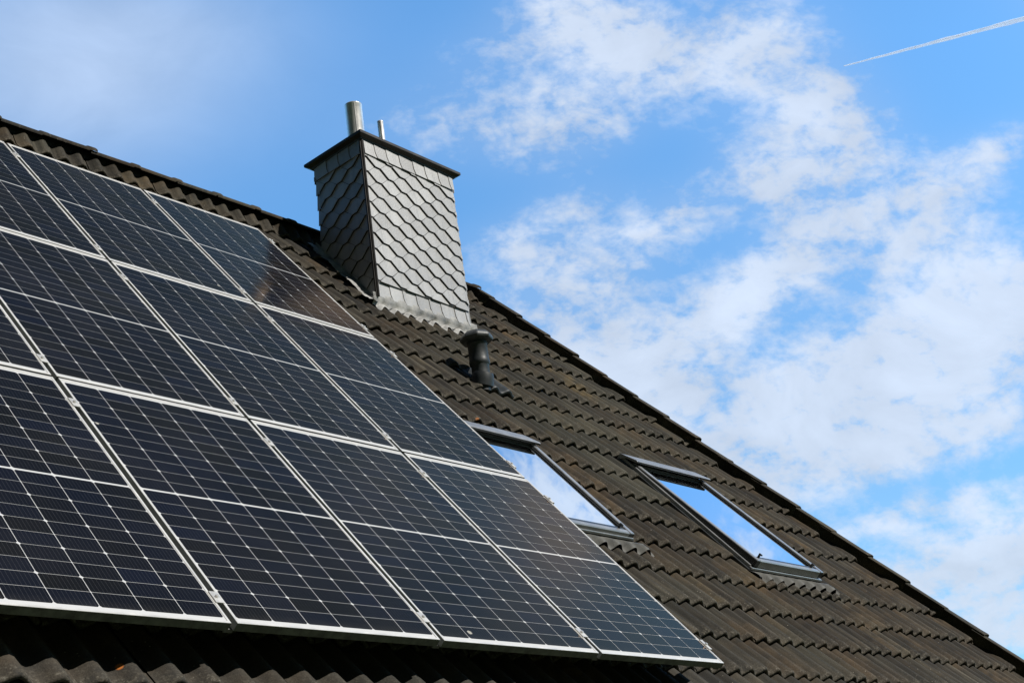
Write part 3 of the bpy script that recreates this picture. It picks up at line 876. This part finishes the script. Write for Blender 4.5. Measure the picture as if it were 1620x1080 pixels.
# centre, half-widths, tilt in degrees, weight of each cloud bank
blobs = [
 (1400, 600, 310, 115, 24, 1.05), (1000, 610, 190, 120, -10, .92), (1560, 500, 130, 80, 35, .70), (1220, 440, 240, 60, 30, .80), (1240, 290, 110, 75, -30, .78), (1350, 240, 90, 90, 0, .55),
 (1000, 70, 120, 62, -25, .92), (1180, 70, 130, 90, 0, .70), (1300, 170, 90, 80, -40, .72), (800, 80, 150, 60, 20, .36), (890, 30, 110, 50, 0, .42),
 (880, 160, 110, 65, 10, .52), (740, 205, 180, 60, 0, .44), (930, 210, 120, 50, 20, .45), (900, 340, 120, 50, 20, .50), (830, 400, 120, 45, 0, .45), (1060, 350, 130, 50, 25, .62), (900, 470, 140, 70, 10, .66),
 (1600, 880, 280, 80, 14, .92), (1440, 705, 260, 48, 16, .70), (1170, 740, 140, 60, 30, .60), (1450, 810, 200, 28, 14, .50), (1560, 1000, 250, 70, 10, .75),
 (1590, 230, 60, 30, 20, .50), (1480, 290, 120, 55, 20, .45), (1460, 380, 120, 60, 30, .62),
 
 (2300, 500, 500, 300, 0, .7), (400, 900, 700, 240, 0, .45), (1730, -40, 115, 75, 0, .62), (1570, -330, 200, 110, 20, .85), (1380, -610, 170, 90, 10, .35)]  # last ones lie out of view, added for reflections in skylights and panels
for (bx, by_, rx, ry, tl_, a) in blobs:
    cx, cy = px(bx, by_); ct2, st2 = math.cos(math.radians(tl_)), math.sin(math.radians(tl_))
    ex = math_(nt, 'SUBTRACT', uu, cx); ey = math_(nt, 'SUBTRACT', vv, cy)
    dx = math_(nt, 'ADD', math_(nt, 'MULTIPLY', ex, ct2*2211.4/rx), math_(nt, 'MULTIPLY', ey, st2*2211.4/rx))
    dy = math_(nt, 'ADD', math_(nt, 'MULTIPLY', ex, -st2*2211.4/ry), math_(nt, 'MULTIPLY', ey, ct2*2211.4/ry))
    r2_ = math_(nt, 'ADD', math_(nt, 'MULTIPLY', dx, dx), math_(nt, 'MULTIPLY', dy, dy))
    gss = math_(nt, 'MULTIPLY', math_(nt, 'EXPONENT', math_(nt, 'MULTIPLY', r2_, -1.0)), a)
    # screen blend keeps overlapping banks below 1
    cov = gss if cov is None else math_(nt, 'SUBTRACT', math_(nt, 'ADD', cov, gss), math_(nt, 'MULTIPLY', cov, gss))
cmb = nt.nodes.new('ShaderNodeCombineXYZ'); nt.links.new(uu, cmb.inputs[0]); nt.links.new(vv, cmb.inputs[1])
mp = nt.nodes.new('ShaderNodeMapping'); mp.inputs['Rotation'].default_value = (0, 0, math.radians(-20)); mp.inputs['Scale'].default_value = (.82, 1.2, 1)
nt.links.new(cmb.outputs[0], mp.inputs['Vector'])
n1 = noise_(nt, mp.outputs[0], 11.0, 6, .58, .45)
n2 = noise_(nt, mp.outputs[0], 46.0, 5, .58, .25)
n3 = noise_(nt, mp.outputs[0], 4.0, 4, .5, .3)
n4 = noise_(nt, mp.outputs[0], 105.0, 4, .6, .2)
nn = None
for q, k in ((n1, 1.9), (n2, 2.3), (n3, .5), (n4, 1.15)):
    t_ = math_(nt, 'MULTIPLY', math_(nt, 'SUBTRACT', q, .5), k)
    nn = t_ if nn is None else math_(nt, 'ADD', nn, t_)
amp = math_(nt, 'ADD', .05, math_(nt, 'MULTIPLY', cov, .80))
dens = math_(nt, 'ADD', cov, math_(nt, 'MULTIPLY', nn, amp))
mr = N(nt, 'ShaderNodeMapRange', interpolation_type='SMOOTHSTEP', inputs={1: .12, 2: .86, 3: 0.0, 4: .88}); nt.links.new(dens, mr.inputs[0])
# thin veil in the banks
veil = math_(nt, 'MULTIPLY', cov, .30)
cf = math_(nt, 'MAXIMUM', mr.outputs[0], veil)
# smooth high haze at the left
hz = None
for (bx, by_, rx, ry, a) in ((150, 150, 240, 130, .42), (120, 20, 260, 90, .34), (330, 60, 200, 110, .16), (-200, 120, 300, 250, .35)):
    cx, cy = px(bx, by_)
    dx = math_(nt, 'MULTIPLY', math_(nt, 'SUBTRACT', uu, cx), 2211.4/rx); dy = math_(nt, 'MULTIPLY', math_(nt, 'SUBTRACT', vv, cy), 2211.4/ry)
    gss = math_(nt, 'MULTIPLY', math_(nt, 'EXPONENT', math_(nt, 'MULTIPLY', math_(nt, 'ADD', math_(nt, 'MULTIPLY', dx, dx), math_(nt, 'MULTIPLY', dy, dy)), -1.0)), a)
    hz = gss if hz is None else math_(nt, 'SUBTRACT', math_(nt, 'ADD', hz, gss), math_(nt, 'MULTIPLY', hz, gss))
hz = math_(nt, 'MULTIPLY', hz, math_(nt, 'ADD', .62, math_(nt, 'MULTIPLY', n3, .7)))
cf = math_(nt, 'SUBTRACT', math_(nt, 'ADD', cf, hz), math_(nt, 'MULTIPLY', cf, hz))
shade = N(nt, 'ShaderNodeMapRange', inputs={1: .35, 2: .72, 3: .93, 4: 1.22}); nt.links.new(n1, shade.inputs[0])
ccol = mixc(nt, 1.0, (4.3, 4.85, 5.75), shade.outputs[0], 'MULTIPLY')
# clear sky boosted towards the bank, dimmed elsewhere to cut fill light and reflections
gain = N(nt, 'ShaderNodeMapRange', interpolation_type='SMOOTHSTEP', inputs={1: -.3, 2: .70, 3: .07, 4: 1.0}); nt.links.new(df, gain.inputs[0])
low = N(nt, 'ShaderNodeMapRange', inputs={1: -.28, 2: .22, 3: .62, 4: 1.06}); nt.links.new(vv, low.inputs[0])
high = N(nt, 'ShaderNodeMapRange', interpolation_type='SMOOTHSTEP', inputs={1: .30, 2: .70, 3: 1.0, 4: .28}); nt.links.new(vv, high.inputs[0])
tint = mixc(nt, 1.0, mixc(nt, 1.0, sky.outputs[0], (1.0, 1.62, 1.88), 'MULTIPLY'), math_(nt, 'MULTIPLY', math_(nt, 'MULTIPLY', gain.outputs[0], low.outputs[0]), high.outputs[0]), 'MULTIPLY')
skyc = mixc(nt, cf, tint, ccol)
nt.links.new(skyc, bg.inputs[0]); bg.inputs[1].default_value = SKY_STRENGTH
nt.links.new(bg.outputs[0], out.inputs[0])

# ------------------------------------------------------------------ camera
cd = bpy.data.cameras.new('camera'); cam = bpy.data.objects.new('camera', cd); COL.objects.link(cam); scene.camera = cam
cd.sensor_width = 36; cd.lens = 2211.4443584*36/1620; cd.clip_start = .05; cd.clip_end = 60000
right = Vector(RT); up = Vector(UP); fw = Vector(FW)
mtx = Matrix((( right.x, up.x, -fw.x, CAM.x), (right.y, up.y, -fw.y, CAM.y), (right.z, up.z, -fw.z, CAM.z), (0, 0, 0, 1)))
cam.matrix_world = mtx

vs_ = scene.view_settings; vs_.view_transform = 'Standard'; vs_.look = 'None'; vs_.exposure = 0; vs_.gamma = 1
scene.cycles.max_bounces = 6
